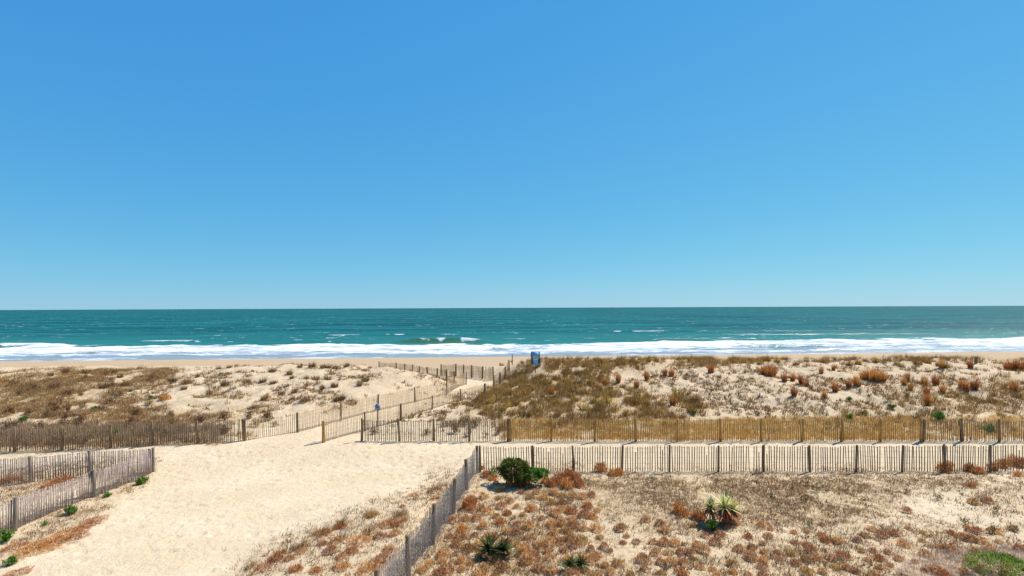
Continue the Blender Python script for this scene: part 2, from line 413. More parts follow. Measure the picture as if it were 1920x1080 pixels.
# breaking crests: centre x, y', half length, height
for cx, cy, hl, hh in ((-19, 140, 12, 1.35), (-128, 138, 14, .9), (-60, 142, 18, .6), (48, 146, 26, .5), (100, 166, 40, .6), (-85, 152, 30, .5), (70, 190, 60, .6), (-30, 178, 55, .5)):
    wx = np.exp(-((X-cx)/hl)**4); c0 = cy+1.5*fbm(X/8, X*0, 171, 2)
    dy_ = yp-c0
    prof = np.where(dy_ < 0, np.exp(-(dy_/1.3)**2), np.exp(-(dy_/3.4)**2))
    Zs += hh*wx*prof
    if hh > .85:
        face = np.maximum(face, wx*np.exp(-((dy_+1.2)/1.6)**2))
        fo = np.maximum(fo, 1.15*wx*np.exp(-((dy_)/1.5)**2)*sst(-.10, .10, fbm(X/4, Y/3, 181, 3)+.07*np.sign(X-cx+1)))
    else:
        fo = np.maximum(fo, .95*wx*np.exp(-(dy_/.9)**2)*sst(.05, .22, fbm(X/8, Y/8, 191, 3)))
idx = np.arange(X.size).reshape(X.shape)
f4 = np.stack([idx[:-1, :-1], idx[:-1, 1:], idx[1:, 1:], idx[1:, :-1]], -1).reshape(-1, 4)
me = mesh_np('sea', np.stack([X, Y, Zs], -1).reshape(-1, 3), f4)
me.polygons.foreach_set('use_smooth', np.ones(len(me.polygons), bool))
set_f(me, 'foam', fo*foam_in); set_f(me, 'wash', (1-sst(107, 122, yp+8*fbm(X/12, yp/6, 241, 3)))*.9); set_f(me, 'face', face); set_f(me, 'shallow', (1-sst(132, 230, yp))*.80)
o = link('sea', me, m_sea); tag(o, kind='structure')

# ------------------------------------------------------------------ blades and tufts
def blade_arrays(base, az, lean, length, width, col, droop, twist=None):
    n_ = len(base); t = np.array([0, .55, 1.0])
    h = np.stack([np.cos(az), np.sin(az)], -1)
    side = np.stack([-np.sin(az if twist is None else twist), np.cos(az if twist is None else twist)], -1)
    V = np.zeros((n_, 5, 3)); k = 0
    for ti, wf in zip(t, (1, .75, 0)):
        hor = length*ti*np.sin(lean) + droop*length*ti*ti*.5
        ver = length*ti*np.cos(lean) - droop*length*ti*ti*.45
        p = base + np.concatenate([h*hor[:, None], ver[:, None]], -1)
        off = np.concatenate([side*(width*wf*.5)[:, None], np.zeros((n_, 1))], -1)
        if wf > 0: V[:, k] = p-off; V[:, k+1] = p+off; k += 2
        else: V[:, k] = p; k += 1
    i = np.arange(n_)[:, None]*5
    f4 = i+np.array([0, 1, 3, 2]); f3 = i+np.array([2, 3, 4])
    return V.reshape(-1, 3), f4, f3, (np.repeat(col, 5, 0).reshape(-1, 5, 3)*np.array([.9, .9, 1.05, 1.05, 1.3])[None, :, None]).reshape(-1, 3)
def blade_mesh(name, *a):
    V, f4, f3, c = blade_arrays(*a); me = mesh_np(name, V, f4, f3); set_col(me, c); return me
def pal(cols, n_, var=.22, w=None):
    cols = np.array(cols); i = rng.choice(len(cols), n_, p=w)
    return np.clip(cols[i]*np.array([1.10, 1.0, .84])*(1+var*rng.standard_normal((n_, 1)))*(1+.06*rng.standard_normal((n_, 3))), .004, .9)
RUST = [(.50, .19, .06), (.31, .11, .04), (.58, .30, .12), (.68, .46, .26)]
PINK = [(.56, .33, .18), (.80, .60, .42), (.38, .18, .085), (.20, .09, .045), (.68, .45, .27), (.60, .29, .12)]
OCH = [(.42, .27, .085), (.52, .36, .14), (.30, .17, .05), (.20, .12, .04)]
OLI = [(.40, .28, .07), (.56, .40, .12), (.20, .13, .035), (.62, .46, .18)]
BRN = [(.26, .16, .095), (.36, .24, .14), (.16, .09, .055), (.44, .31, .19)]
DRK = [(.10, .065, .035), (.16, .10, .05), (.24, .16, .09), (.08, .075, .03)]
TAN = [(.52, .40, .25), (.42, .30, .17), (.60, .49, .33), (.28, .19, .11)]
GRN = [(.07, .20, .03), (.12, .30, .05), (.20, .38, .07), (.04, .11, .025)]
LIL = [(.50, .44, .42), (.62, .56, .54), (.34, .28, .26)]
def cushion(cols, r=.3, h=.24, n_=420, seed=0, wid=.016, up=.0):
    """domed tuft: short stiff leaves spread through a low dome"""
    a = rng.uniform(0, 2*np.pi, n_); q = np.sqrt(rng.uniform(0, 1, n_))
    lob = 1+.22*np.sin(a*3+seed)+.15*np.sin(a*5+seed*2.1)
    rr = r*q*lob; zz = h*np.sqrt(np.clip(1-q*q, 0, 1))*rng.uniform(0, 1, n_)**.5*.8
    base = np.stack([rr*np.cos(a), rr*np.sin(a), zz-.02], -1)
    az = a+rng.normal(0, .9, n_); lean = np.clip(q*1.0+rng.normal(0, .35, n_)-up, -.6, 1.5)
    return (base, az, lean, rng.uniform(.05, .14, n_)*(r/.3)**.5, np.full(n_, wid)*rng.uniform(.7, 1.3, n_), pal(cols, n_), rng.uniform(0, .3, n_), rng.uniform(0, 6.28, n_))
def bunch(cols, r=.12, h=.7, n_=170, lean=.35, wind=(0, 0), wid=.014):
    """upright bunch of grass from a narrow foot"""
    a = rng.uniform(0, 2*np.pi, n_); q = np.sqrt(rng.uniform(0, 1, n_))
    base = np.stack([r*q*np.cos(a), r*q*np.sin(a), np.full(n_, -.03)], -1)
    ln = np.abs(rng.normal(0, lean, n_))*(.4+q)
    vx = np.cos(a)*np.sin(ln)+wind[0]; vy = np.sin(a)*np.sin(ln)+wind[1]
    az = np.arctan2(vy, vx); ln = np.minimum(np.hypot(vx, vy), 1.3)
    return (base, az, ln, h*rng.uniform(.25, 1.08, n_)*(1-.45*q), wid*rng.uniform(.7, 1.3, n_), pal(cols, n_), rng.uniform(0, .5, n_), rng.uniform(0, 6.28, n_))
def cat_blades(*bs): return tuple(np.concatenate(x) for x in zip(*bs))
def shift(b_, dx, dy, dz=0):
    return (b_[0]+np.array([dx, dy, dz]),)+tuple(b_[1:])
def shrub(cols, r=.5, h=.4, n_=500, wid=.014, stems=14, leaf=.09, stemcol=DRK):
    """twiggy shrub: real branching twigs that carry the leaves"""
    parts = []; 
    for s_ in range(stems):
        a = rng.uniform(0, 6.28); el = rng.uniform(.15, 1.25); L_ = rng.uniform(.6, 1)
        end = np.array([math.cos(a)*r*math.sin(el)*L_, math.sin(a)*r*math.sin(el)*L_, h*math.cos(el)*L_+.03])
        k = n_//stems; t = rng.uniform(.25, 1, k)**.7
        base = end[None]*t[:, None] + rng.normal(0, .05*r+.012, (k, 3)); base[:, 2] = np.abs(base[:, 2])
        parts.append((base, rng.uniform(0, 6.28, k), rng.uniform(0, 1.3, k), leaf*rng.uniform(.5, 1.3, k), wid*rng.uniform(.7, 1.4, k), pal(cols, k), rng.uniform(0, .3, k), rng.uniform(0, 6.28, k)))
        ln = np.linalg.norm(end); parts.append((np.array([[0, 0, -.02]]), np.array([a]), np.array([math.atan2(math.hypot(end[0], end[1]), end[2])]), np.array([ln]), np.array([wid*.8]), pal(stemcol, 1), np.array([0.]), np.array([a])))
    return cat_blades(*parts)
def rosette(cols, n_=34, L_=.4, wid=.035, seed=0, el=(.1, 1.35)):
    a = np.arange(n_)*2.399+rng.normal(0, .15, n_); ln = np.linspace(el[0], el[1], n_)
    return (np.zeros((n_, 3))+rng.normal(0, .012, (n_, 3)), a, ln, L_*rng.uniform(.5, 1.15, n_), wid*rng.uniform(.6, 1.1, n_), pal(cols, n_, .25), rng.uniform(.05, .55, n_), a+rng.normal(0, .2, n_))

def variants(name, fn, k):
    out_ = []
    for i in range(k):
        me = blade_mesh(name, *fn(i)); me.materials.append(m_pl); out_.append(me)
    return out_
V_rust = variants('rust_tuft', lambda i: cushion(PINK if i % 2 else PINK+RUST[2:], .22+.02*(i % 3), .33, 520, i, .018), 5)
V_red = variants('orange_tuft', lambda i: cat_blades(cushion(RUST, .24, .32, 400, i, .018, up=.3), bunch(RUST+OCH[:1], .15, .42, 90, .45)), 4)
V_och = variants('ochre_tuft', lambda i: cat_blades(cushion(OCH+PINK[:2], .25, .28, 400, i, .018, up=.2), bunch(OCH, .16, .36, 80, .5)), 3)
V_bunch = variants('grass_bunch', lambda i: bunch([(.44, .16, .05), (.28, .095, .03), (.54, .25, .08), (.60, .38, .16), (.40, .20, .07)], .13+.015*i, 1.25, 210, .10, (.03*i-.05, 0), .026), 4)
V_bigbunch = variants('grass_bunch', lambda i: bunch([(.44, .16, .05), (.28, .095, .03), (.54, .25, .08), (.60, .38, .16), (.40, .20, .07)], .60, 1.6, 1000, .20, (0, 0), .030), 2)
V_dark = variants('dune_clump', lambda i: bunch(BRN+DRK[:3], .18+.03*i, .80, 230, .42, (.08, 0), .020), 4)
V_mat = variants('dune_shrub', lambda i: shrub(BRN+DRK[:2], .55, .42, 420, .02, 16, .10), 3)
V_small = variants('dark_sprig', lambda i: shrub(DRK+[(.09, .11, .03)], .26, .28, 90, .016, 8, .09), 4)
V_green = variants('green_plant', lambda i: cat_blades(shrub(GRN, .36, .34, 380, .03, 14, .13), rosette(GRN, 22, .3, .04)), 3)
V_oat = variants('sea_oats', lambda i: bunch(BRN+TAN[:2]+OCH[:1], .22, .78, 150, .45, (.22, .05), .012), 3)
V_wind = variants('rust_tuft', lambda i: cat_blades(cushion(RUST+PINK[:3], .42, .30, 620, i), bunch(RUST[:2]+BRN[:2], .3, .42, 90, .5, (.25, 0))), 3)
V_litt = variants('scrub_tuft', lambda i: cushion(TAN+BRN+DRK[:2], .22, .13, 170, i, .013), 3)

ORD = ['', 'first', 'second', 'third', 'fourth', 'fifth', 'sixth', 'seventh', 'eighth', 'ninth', 'tenth', 'eleventh', 'twelfth', 'thirteenth', 'fourteenth', 'fifteenth', 'sixteenth', 'seventeenth', 'eighteenth', 'nineteenth']
TEN = {2: 'twent', 3: 'thirt', 4: 'fort', 5: 'fift', 6: 'sixt', 7: 'sevent', 8: 'eight', 9: 'ninet'}
def ordw(i):
    if i < 20: return ORD[i]
    if i > 99: return ('one hundredth' if i == 100 else 'one-hundred-and-'+ordw(i-100))
    t, u = divmod(i, 10); return TEN[t]+('ieth' if u == 0 else 'y-'+ORD[u])
def put(meshes, name, x, y, z, s=1., cat='plant', group=None, label=None, sz=None):
    o = bpy.data.objects.new(name, random.choice(meshes)); COL.objects.link(o)
    o.location = (x, y, z-.01); o.rotation_euler.z = random.uniform(0, 6.28) if name not in ('sea_oats',) else random.uniform(-.4, .4)
    o.scale = (s, s, s if sz is None else sz)
    tag(o, label, cat, group); return o

# ------------------------------------------------------------------ fences
def fence(name, label, posts, mat, pmat, pitch=.105, sw=.040, top=1.2, group='slatted sand fences', wires=True, mesh=False, hgap=.03, jit=.02, post_r=.062, pdz=.06, slats=None, cat='fence'):
    """posts: (x, y[, z of post top, radius, post material])"""
    x0, y0 = posts[0][:2]; z0 = gz(x0, y0); root = empty(name, (x0, y0, z0))
    tag(root, label, cat, group)
    L = lambda x, y, z: (x-x0, y-y0, z-z0)
    tops = []
    for p in posts:
        x, y = p[:2]; g = gz(x, y); zt = p[2] if len(p) > 2 and p[2] else g+top+pdz+random.uniform(-.02, .03)
        r = p[3] if len(p) > 3 and p[3] else post_r*random.uniform(.9, 1.1)
        mb = MB(); lx, ly = random.gauss(0, .035), random.gauss(0, .03)
        mb.tube([(0, 0, -.3-(zt-g)*0), (lx*.5, ly*.5, (zt-g)*.5), (lx, ly, zt-g-.012), (lx, ly, zt-g)], [r, r*.98, r*.93, r*.80], 9, random.random())
        mb.build('post', p[4] if len(p) > 4 and p[4] else pmat, root, L(x, y, g))
        tops.append(zt-pdz)
    wm = MB()
    for k in range(len(posts)-1):
        (ax, ay), (bx, by) = posts[k][:2], posts[k+1][:2]
        ln = math.hypot(bx-ax, by-ay); ux, uy = (bx-ax)/ln, (by-ay)/ln; nx, ny = -uy, ux
        if ny > 0: nx, ny = -nx, -ny          # slats are fixed on the seaward side of the posts
        nx, ny = -nx, -ny
        off = post_r+.012; nn = max(2, int(ln/pitch)); mb = MB(); ph = random.uniform(0, 6); sag = random.uniform(.0, .08); tilt = random.gauss(0, .02)
        rot0 = math.atan2(uy, ux)
        xs_ = np.array([ax+ux*ln*(i+.5)/nn for i in range(nn)]); ys_ = np.array([ay+uy*ln*(i+.5)/nn for i in range(nn)])
        gs = ground(xs_, ys_)
        for i in range(nn):
            t = (i+.5)/nn + random.gauss(0, .08)/nn
            if random.random() < .008: continue
            if random.random() < .02: zcut = random.uniform(.1, .4)
            else: zcut = 0
            bul = off+.03*math.sin(t*math.pi)+.02*math.sin(t*9+ph)
            x = ax+ux*ln*t+nx*bul; y = ay+uy*ln*t+ny*bul
            zt = tops[k]*(1-t)+tops[k+1]*t - sag*math.sin(t*math.pi) + random.gauss(0, jit)+.03*math.sin(t*5+ph)*math.sin(t*2.3+ph*2)
            zb = max(gs[i]-.05, zt-top+random.gauss(0, .012)+hgap) if False else gs[i]+random.uniform(-.06, .03)
            zt -= zcut
            if zt-zb < .12: continue
            rr = mathutils.Matrix.Rotation(rot0, 3, 'Z') @ mathutils.Matrix.Rotation(random.gauss(0, .018)+tilt*.8, 3, 'Y') @ mathutils.Matrix.Rotation(random.gauss(0, .012), 3, 'X')
            mb.box(L(x, y, (zt+zb)/2), (sw/2*random.uniform(.85, 1.15), .006, (zt-zb)/2), rr, random.random())
        if mb.v: mb.build('slat_panel', mat, root)
        if wires:
            for f in (.12, .33, .55, .77, .94):
                pts = []
                for q in range(7):
                    t = q/6; bul = off+.03*math.sin(t*math.pi)+.02*math.sin(t*9+ph)+(-.010 if q % 2 else .010)
                    g = gz(ax+ux*ln*t, ay+uy*ln*t); zt = tops[k]*(1-t)+tops[k+1]*t-sag*math.sin(t*math.pi)
                    pts.append(L(ax+ux*ln*t+nx*bul, ay+uy*ln*t+ny*bul, g+(zt-g)*f))
                wm.tube(pts, [.0035]*7, 4, .5, False)
        if mesh:
            ww = MB(); h_ = 1.14; st = .15
            for q in range(-int(h_/st), int(ln/st)+1):
                for sgn in (0, 1):
                    a0 = q*st; pa = (a0, 0.0); pb = (a0+h_, h_)
                    # clip to the bay
                    ta = max(0, -a0)/h_; tb = min(1, (ln-a0)/h_)
                    if tb <= ta: continue
                    P_ = []
                    for tt in (ta, tb):
                        s_ = a0+h_*tt; zz = h_*tt if sgn == 0 else h_*(1-tt)
                        xx = ax+ux*s_-nx*(post_r+.01); yy_ = ay+uy*s_-ny*(post_r+.01)
                        P_.append(L(xx, yy_, gz(xx, yy_)+.03+zz))
                    ww.tube(P_, [.0032]*2, 3, .5, False)
            ww.build('wire_mesh', m_galv, root)
    if wires and wm.v: wm.build('wire', m_wire, root)
    return root

def H(px, py): return hit(px, py)[:2]
# weathered fence across the foreground and its corner run
near_px = [900, 999, 1076, 1166, 1255, 1347, 1432, 1519, 1605, 1691, 1773, 1857, 1942, 2030]
near_posts = [H(p, 885.5 - .0008*(p-900)) for p in near_px]
fence('slat_fence', 'weathered brown slat fence with dark posts running right in front of the golden fence', near_posts, m_slat, m_brown, .114, .038, 1.2, post_r=.056)
cx0, cy0 = near_posts[0]
diag = [(cx0-.12, cy0-.15)]+[H(*q) for q in ((876, 917), (850, 963), (812, 1020))]
dx, dy = diag[-1][0]-diag[-2][0], diag[-1][1]-diag[-2][1]
diag += [(diag[-1][0]-.36, diag[-1][1]-2.2), (diag[-1][0]-.72, diag[-1][1]-4.5), (diag[-1][0]-1.1, diag[-1][1]-6.8)]
fence('mesh_fence', 'grey slat fence backed with wire mesh coming from the corner towards the camera', diag, m_grey, m_brown, .105, .040, 1.15, mesh=True, post_r=.072, pdz=.14)
# second fence line in front of the right hand dune
fy = lambda p: 827.5+.0006*(p-960)
second = lambda L_: [H(p, fy(p)) for p in L_]
sA = second([678, 749, 813, 880, 952]); sA = [(x, y) for x, y in sA]
fence('slat_fence', 'dull brown slat fence joining the path fence, with bushes showing through it', sA, m_slat, m_brown, .105, .040, 1.2)
sB = second([957, 1034, 1115, 1192, 1270, 1352, 1428, 1504, 1578, 1651, 1726])
fence('slat_fence', 'golden new slat fence with yellow posts in front of the right dune', sB, m_gold, m_gold, .105, .038, 1.22)
sC = second([1731, 1804, 1873, 1945, 2020])
fence('slat_fence', 'old grey-brown slat fence with dark posts continuing the golden fence to the right', sC, m_slat, m_brown, .105, .038, 1.2)
# lower left run and the left side of the beach path
ll = [H(p, q) for p, q in ((-60, 850), (28, 848), (116, 845), (205, 841), (285, 835), (370, 831), (459, 827))]
lp = [(-13.0, 31), (-11.4, 34), (-9.7, 37), (-7.6, 40), (-5.5, 43), (-4.4, 48.5)]
fence('slat_fence', 'brown slat fence below the left dune with dry shrubs pressed against it', ll, m_slat, m_brown, .105, .040, 1.2)
fence('slat_fence', 'tan slat fence climbing along the left side of the beach path', [ll[-1]]+lp, m_tan, m_brown, .11, .030, 1.15, post_r=.055)
rp = [(-10.6, 28.7, None, .085, m_gold), (-9.0, 31.3), (-7.4, 34, 1.47, .07), (-5.9, 37.5, 1.38), (-4.1, 40.5, 1.40), (-2.3, 43, 1.45, .08)]
fence('slat_fence', 'tan slat fence right of the beach path, starting at a thick yellow post', rp, m_tan, m_brown, .11, .034, 1.15, post_r=.055)
# fences where the path turns behind the dune
fence('slat_fence', 'low tan slat fence leading left behind the left dune crest to the beach', [(-5.5, 48.6, 1.80), (-6.4, 49.7), (-7.5, 51), (-8.7, 52.4), (-9.7, 53.6), (-10.7, 54.8), (-11.8, 56.2), (-13.0, 57.6), (-15.6, 60)], m_tan, m_brown, .11, .04, 1.15, post_r=.07)
fence('slat_fence', 'tall pale slat fence closing the far bend of the beach path', [(-1.9, 51), (-3.05, 52), (-4.2, 53), (-5.1, 53.6), (-6.0, 54.2), (-7.7, 55)], m_tan, m_brown, .10, .045, 1.25, post_r=.075)
fence('slat_fence', 'short tan slat fence beside the grassy dune at the right of the path bend', [(-1.7, 46.5), (-1.15, 48.2), (-.7, 50), (-.3, 52)], m_tan, m_brown, .11, .035, 1.1, post_r=.07)
# left foreground pen
e = H(287, 885)
fence('slat_fence', 'bleached slat fence running left from its corner post at the edge of the sand', [e, H(170, 893), H(57, 905), H(-60, 914)], m_lilac, m_grey, .086, .042, 1.12, post_r=.07)
fence('slat_fence', 'greyish slat fence coming towards the camera beside green weeds at far left', [(e[0]-.02, e[1]-.15), H(177, 932), H(27, 996), H(-150, 1075)], m_lilac, m_grey, .085, .044, 1.10, post_r=.075)
# loose posts
def lone_post(x, y, h_, r, label):
    mb = MB(); mb.tube([(0, 0, -.3), (.01, 0, h_-.02), (.01, 0, h_)], [r, r*.95, r*.8], 9)
    o = mb.build('post', m_brown, None, (x, y, gz(x, y))); tag(o, label, 'post', 'single wooden posts')
lone_post(-1.45, 60, .95, .075, 'single dark post standing on the beach behind the path bend')
lone_post(.0, 55, 1.15, .05, 'thin dark post in the grass left of the blue sign')
x, y, z = hit(1830, 681); lone_post(x, y, .6, .13, 'short thick stump on the crest at the far right')

# ------------------------------------------------------------------ signs
x, y, z = hit(1004, 698)
r0 = empty('beach_sign', (x, y, z), R(2)); tag(r0, 'blue beach sign on a post on top of the grassy dune', 'sign')
k = y/960
mb = MB(); mb.box((0, 0, .25), (.045, .045, .55)); mb.build('post', m_brown, r0)
zc = 27*k; mb = MB(); mb.box((0, .0, zc), (8.6*k, .025, 11.5*k)); board = mb.build('board', m_dark, r0)
mb = MB(); mb.box((-.3*k, -.03, zc+5.8*k), (6.6*k, .006, 5.2*k)); mb.box((.3*k, -.03, zc-6.0*k), (4.6*k, .006, 5.0*k)); mb.box((.3*k, -.028, zc-12.6*k), (3*k, .03, 1.9*k)); mb.build('face', m_lblue, board)
mb = MB(); mb.box((.6*k, -.042, zc-.3*k), (5.2*k, .005, 3.0*k)); mb.build('text_panel', m_cream, board)
mb = MB()
for q in range(6): mb.box(((-3.2+q*1.4)*k, -.052, zc-.4*k), (.42*k, .004, .9*k))
mb.build('lettering', m_dark, board)
mb = MB(); mb.tube([(-2.5*k, -.038, zc+7.2*k), (-2.5*k, -.052, zc+7.2*k)], [1.7*k, 1.7*k], 12); mb.tube([(1.6*k, -.038, zc+5.0*k), (1.6*k, -.052, zc+5.0*k)], [1.3*k, 1.3*k], 12); mb.build('emblem', m_blue, board)
mb = MB(); mb.box((-6.8*k, -.038, zc-.6*k), (.9*k, .006, 9*k)); mb.build('edge_strip', m_grey, board)

x, y = -8.25, 31.4; z = gz(x, y)
r0 = empty('notice_sign', (x, y, z)); tag(r0, 'small lavender and blue notice on a dark post beside the beach path', 'sign')
k = y/960
mb = MB(); mb.tube([(0, 0, -.2), (0, 0, 1.35)], [.045, .045], 8); mb.build('post', m_brown, r0)
mb = MB(); mb.box((0, -.06, 1.48), (.16, .012, .17)); mb.tube([(0, -.072, 1.60), (0, -.048, 1.60)], [.12, .12], 16); pn = mb.build('panel', m_lav, r0)
mb = MB(); mb.box((0, -.076, 1.56), (.12, .004, .03)); mb.box((0, -.076, 1.47), (.14, .004, .018)); mb.build('lettering', m_blue, pn)
mb = MB(); mb.box((.05, -.076, 1.375), (.09, .004, .03)); mb.build('red_band', m_red, pn)

# ------------------------------------------------------------------ hero plants
# round evergreen bush in the corner
x, y, z = hit(972, 909)
r0 = empty('evergreen_bush', (x, y, z)); tag(r0, 'rounded dark green bush on red stems in front of the weathered fence corner', 'bush')
mb = MB()
for q in range(44):
    a = random.uniform(0, 6.28); rr = random.uniform(.1, .55); 
    mb.tube([(math.cos(a)*rr, math.sin(a)*rr*.8-.1, -.05), (math.cos(a)*rr*1.1, math.sin(a)*rr*.8-.1, .25), (math.cos(a)*rr*.7-.1, math.sin(a)*rr*.5, .75)], [.026, .02, .008], 5, random.random())
m_rstem = wood('red_stem', (.24, .05, .02), (.50, .15, .06)); mb.build('stem', m_rstem, r0)
def leafdome(cx, cy, cz, rx, ry, rz, n_, leaf, cols, lo=-.35):
    v = rng.normal(0, 1, (n_, 3)); v /= np.linalg.norm(v, axis=1)[:, None]; v = v[v[:, 2] > lo]; k_ = len(v)
    rad = rng.uniform(.62, 1.02, k_)**.6*(1+.13*fbm(v[:, 0]*3+5, v[:, 1]*3+v[:, 2]*2, 7, 3)*7)
    base = v*rad[:, None]*np.array([rx, ry, rz])+np.array([cx, cy, cz])
    az = np.arctan2(v[:, 1], v[:, 0])+rng.normal(0, .6, k_); lean = np.arccos(np.clip(v[:, 2], -1, 1))*.8+rng.normal(0, .4, k_)
    return (base, az, lean, leaf*rng.uniform(.7, 1.3, k_), leaf*.42*rng.uniform(.7, 1.2, k_), pal(cols, k_), rng.uniform(.1, .5, k_), rng.uniform(0, 6.28, k_))
EG = [(.10, .20, .04), (.16, .25, .05), (.05, .11, .025), (.28, .27, .07)]
EG2 = [(.07, .26, .05), (.11, .34, .07), (.20, .32, .06)]
me = blade_mesh('foliage', *cat_blades(leafdome(-.15, 0, .60, .74, .62, .52, 7500, .11, EG, -.8), leafdome(.55, -.1, .42, .62, .45, .30, 3200, .11, EG2, -.8), leafdome(1.15, 0, .45, .38, .3, .2, 900, .11, EG2, -.8), leafdome(-1.1, .3, .35, .35, .3, .3, 700, .10, EG)))
link('foliage', me, m_pl, r0, (0, 0, .10))
r0.scale = (.88, .88, .9)

def yucca(x, y, s, label, name='yucca', heads=((0, 0, .72, 1.0),), skirt=True, cols=None, cat='yucca'):
    z = gz(x, y); r0 = empty(name, (x, y, z)); r0.scale = (s, s, s); tag(r0, label, cat)
    cols = cols or [(.42, .46, .18), (.60, .60, .34), (.22, .28, .09), (.68, .66, .42)]
    for hx, hy, hz, hs_ in heads:
        if hz > .2:
            mb = MB(); mb.tube([(hx*.6, hy, -.05), (hx*.8, hy, hz*.5), (hx, hy, hz)], [.07, .06, .06], 8); mb.build('trunk', m_stem, r0)
        b_ = shift(rosette(cols, 80, .56*hs_, .085, 0, (.05, 1.7)), hx, hy, hz)
        me = blade_mesh('leaf_crown', *b_); link('leaf_crown', me, m_pl, r0)
        if skirt:
            b2 = shift(rosette([(.30, .09, .04), (.40, .18, .08), (.18, .07, .04)], 80, .55*hs_, .08, 0, (1.9, 2.8)), hx, hy, hz-.03)
            me = blade_mesh('leaf_skirt', *b2); link('leaf_skirt', me, m_pl, r0)
x, y, z = hit(1356, 984)
yucca(x, y, .84, 'tall yucca with pale spiky crown over a red-brown skirt of dead leaves', heads=((.05, 0, .74, 1.25), (-.50, .1, .72, .9), (.45, .15, .62, .8)))
x, y, z = hit(1335, 988); put(V_green, 'green_plant', x-.1, y-.25, z, .9, 'shrub', None, 'dark green shrub at the foot of the tall yucca')
DG = [(.05, .14, .05), (.08, .20, .07), (.03, .07, .03), (.22, .12, .05)]
def darkyucca(px, py, s, label):
    x, y, z = hit(px, py); yucca(x, y, s, label, 'yucca', ((-.12, 0, .22, .8), (.3, .1, .18, .8)), False, DG)
darkyucca(925, 1047, 1.1, 'dark green spiky yucca among rust tufts right of the mesh fence')
darkyucca(1075, 1070, .75, 'small half-dried yucca on white sand near the bottom of the photo')
x, y, z = hit(1165, 992); put(V_green, 'green_plant', x, y, z, .62, 'plant', None, 'dull green low plant in the middle of the tan scrub')
# bottom right shrubs
x, y, z = hit(1880, 1090)
r0 = empty('green_shrub', (x, y, z)); tag(r0, 'bright green leafy shrub in the bottom right corner', 'shrub')
me = blade_mesh('foliage', *cat_blades(leafdome(0, 0, .30, .8, .6, .42, 5200, .06, [(.16, .30, .05), (.28, .42, .09), (.08, .16, .03)], -.2), leafdome(.8, -.3, .2, .7, .5, .32, 2600, .06, [(.20, .34, .06), (.34, .44, .12)], -.2))); link('foliage', me, m_pl, r0)
mb = MB()
for q in range(12):
    a = random.uniform(0, 6.28); mb.tube([(0, 0, -.05), (math.cos(a)*.35, math.sin(a)*.3, .2), (math.cos(a)*.6, math.sin(a)*.45, .34)], [.012, .009, .004], 5)
mb.build('stem', m_stem, r0)

# left side greens
for px, py, s, lb in ((265, 908, 1.0, 'bright green weed at the corner end of the left fence'), (202, 932, .55, 'small green weed halfway along the left fence'), (133, 965, .9, 'green weed third down along the left fence'), (12, 1015, 1.05, 'green weed cut by the left edge of the photo'), (20, 1060, .7, 'dull green grass clump low at the left edge'),
                      (85, 985, .4, 'tiny green sprig between the third and fourth weeds along the left fence')):
    x, y, z = hit(px, py); put(V_green, 'green_weed', x, y, z, s, 'weed', 'green weeds along the left fence', lb)
# green plants on the dunes
gl = [(1592, 751, .8), (1672, 765, .9), (1760, 788, 1.5), (1578, 713, .6), (1593, 787, 1.0), (1855, 812, 1.3), (1620, 780, .9), (1300, 777, .8), (1145, 730, .7)]
for i, (px, py, s) in enumerate(sorted(gl)):
    x, y, z = hit(px, py); put(V_green, 'green_plant', x, y, z, s, 'plant', 'green plants on the right dune', f'green plant on the right dune, {ordw(i+1)} from the left')
gl = [(282, 748, .9), (245, 735, .7), (178, 770, 1.1), (45, 790, 1.2), (220, 815, 1.1), (95, 760, .5)]
for i, (px, py, s) in enumerate(sorted(gl)):
    x, y, z = hit(px, py); put(V_green, 'green_plant', x, y, z, s*.9, 'plant', 'green plants on the left dune', f'dark green plant on the left dune, {ordw(i+1)} from the left')

# ------------------------------------------------------------------ counted tufts
field = [(960+a/4, 810+b_/4) for a, b_ in ((70,460),(135,500),(240,505),(310,470),(375,540),(460,490),(530,500),(140,590),(320,630),(225,655),(440,610),(540,630),(640,600),(120,720),(120,800),(200,860),(310,765),(460,720),(540,735),(630,740),(520,830),(660,800),(690,860),(390,900),(830,840),(1060,840),(1220,850),(1070,920),(980,970),(1280,990),(200,1040),(700,1020),(740,1060),(1110,700),(1000,665),(1250,600),(1360,710),(1450,790),(1560,790),(1520,840),(1770,800),(1870,700),(1700,890),(1660,690),(1500,1040),(1650,1000),(1880,1020),(630,945),(40,700),(1390,650))]
field += [(1440+a/4, 810+b_/4) for a, b_ in ((400,700),(200,840),(520,830),(730,790),(900,910),(80,960),(370,960),(560,950),(750,970),(1280,870),(1540,540),(1650,530),(1530,410),(1500,270),(1330,250),(1880,330),(1700,290),(1500,730),(1380,770),(1520,820),(920,1010),(1100,980),(1040,600),(1890,890),(700,900),(980,960),(1180,930))]
field += [(480+a/4, 810+b_/4) for a, b_ in ((1460,680),(1550,740),(1650,660),(1700,590),(1740,610),(1840,570),(1800,640),(1830,690),(1900,530),(1700,720),(1640,780),(1450,790),(1600,540),(1400,930),(1300,1000),(1590,890),(1540,980),(1700,860),(1850,900),(1840,1040),(1240,1050),(1880,760),(1820,440),(1900,400),(1690,280),(1900,830),(1500,860),(1760,800))]
tries = 0
while len(field) < 240 and tries < 6000:
    tries += 1
    if random.random() < .62: px, py = random.uniform(800, 1110), random.uniform(900, 1085)
    else: px, py = random.uniform(1100, 1900), random.uniform(990, 1085)
    if px < 900-(py-880)*.62+30: continue
    if min(math.hypot((px-a)*1.0, (py-b_)*1.4) for a, b_ in field) < 17: continue
    field.append((px, py))
rows = {}
for px, py in field:
    k_ = min(range(13), key=lambda i: abs(near_px[i]-px)); rows.setdefault(k_, []).append((py, px))
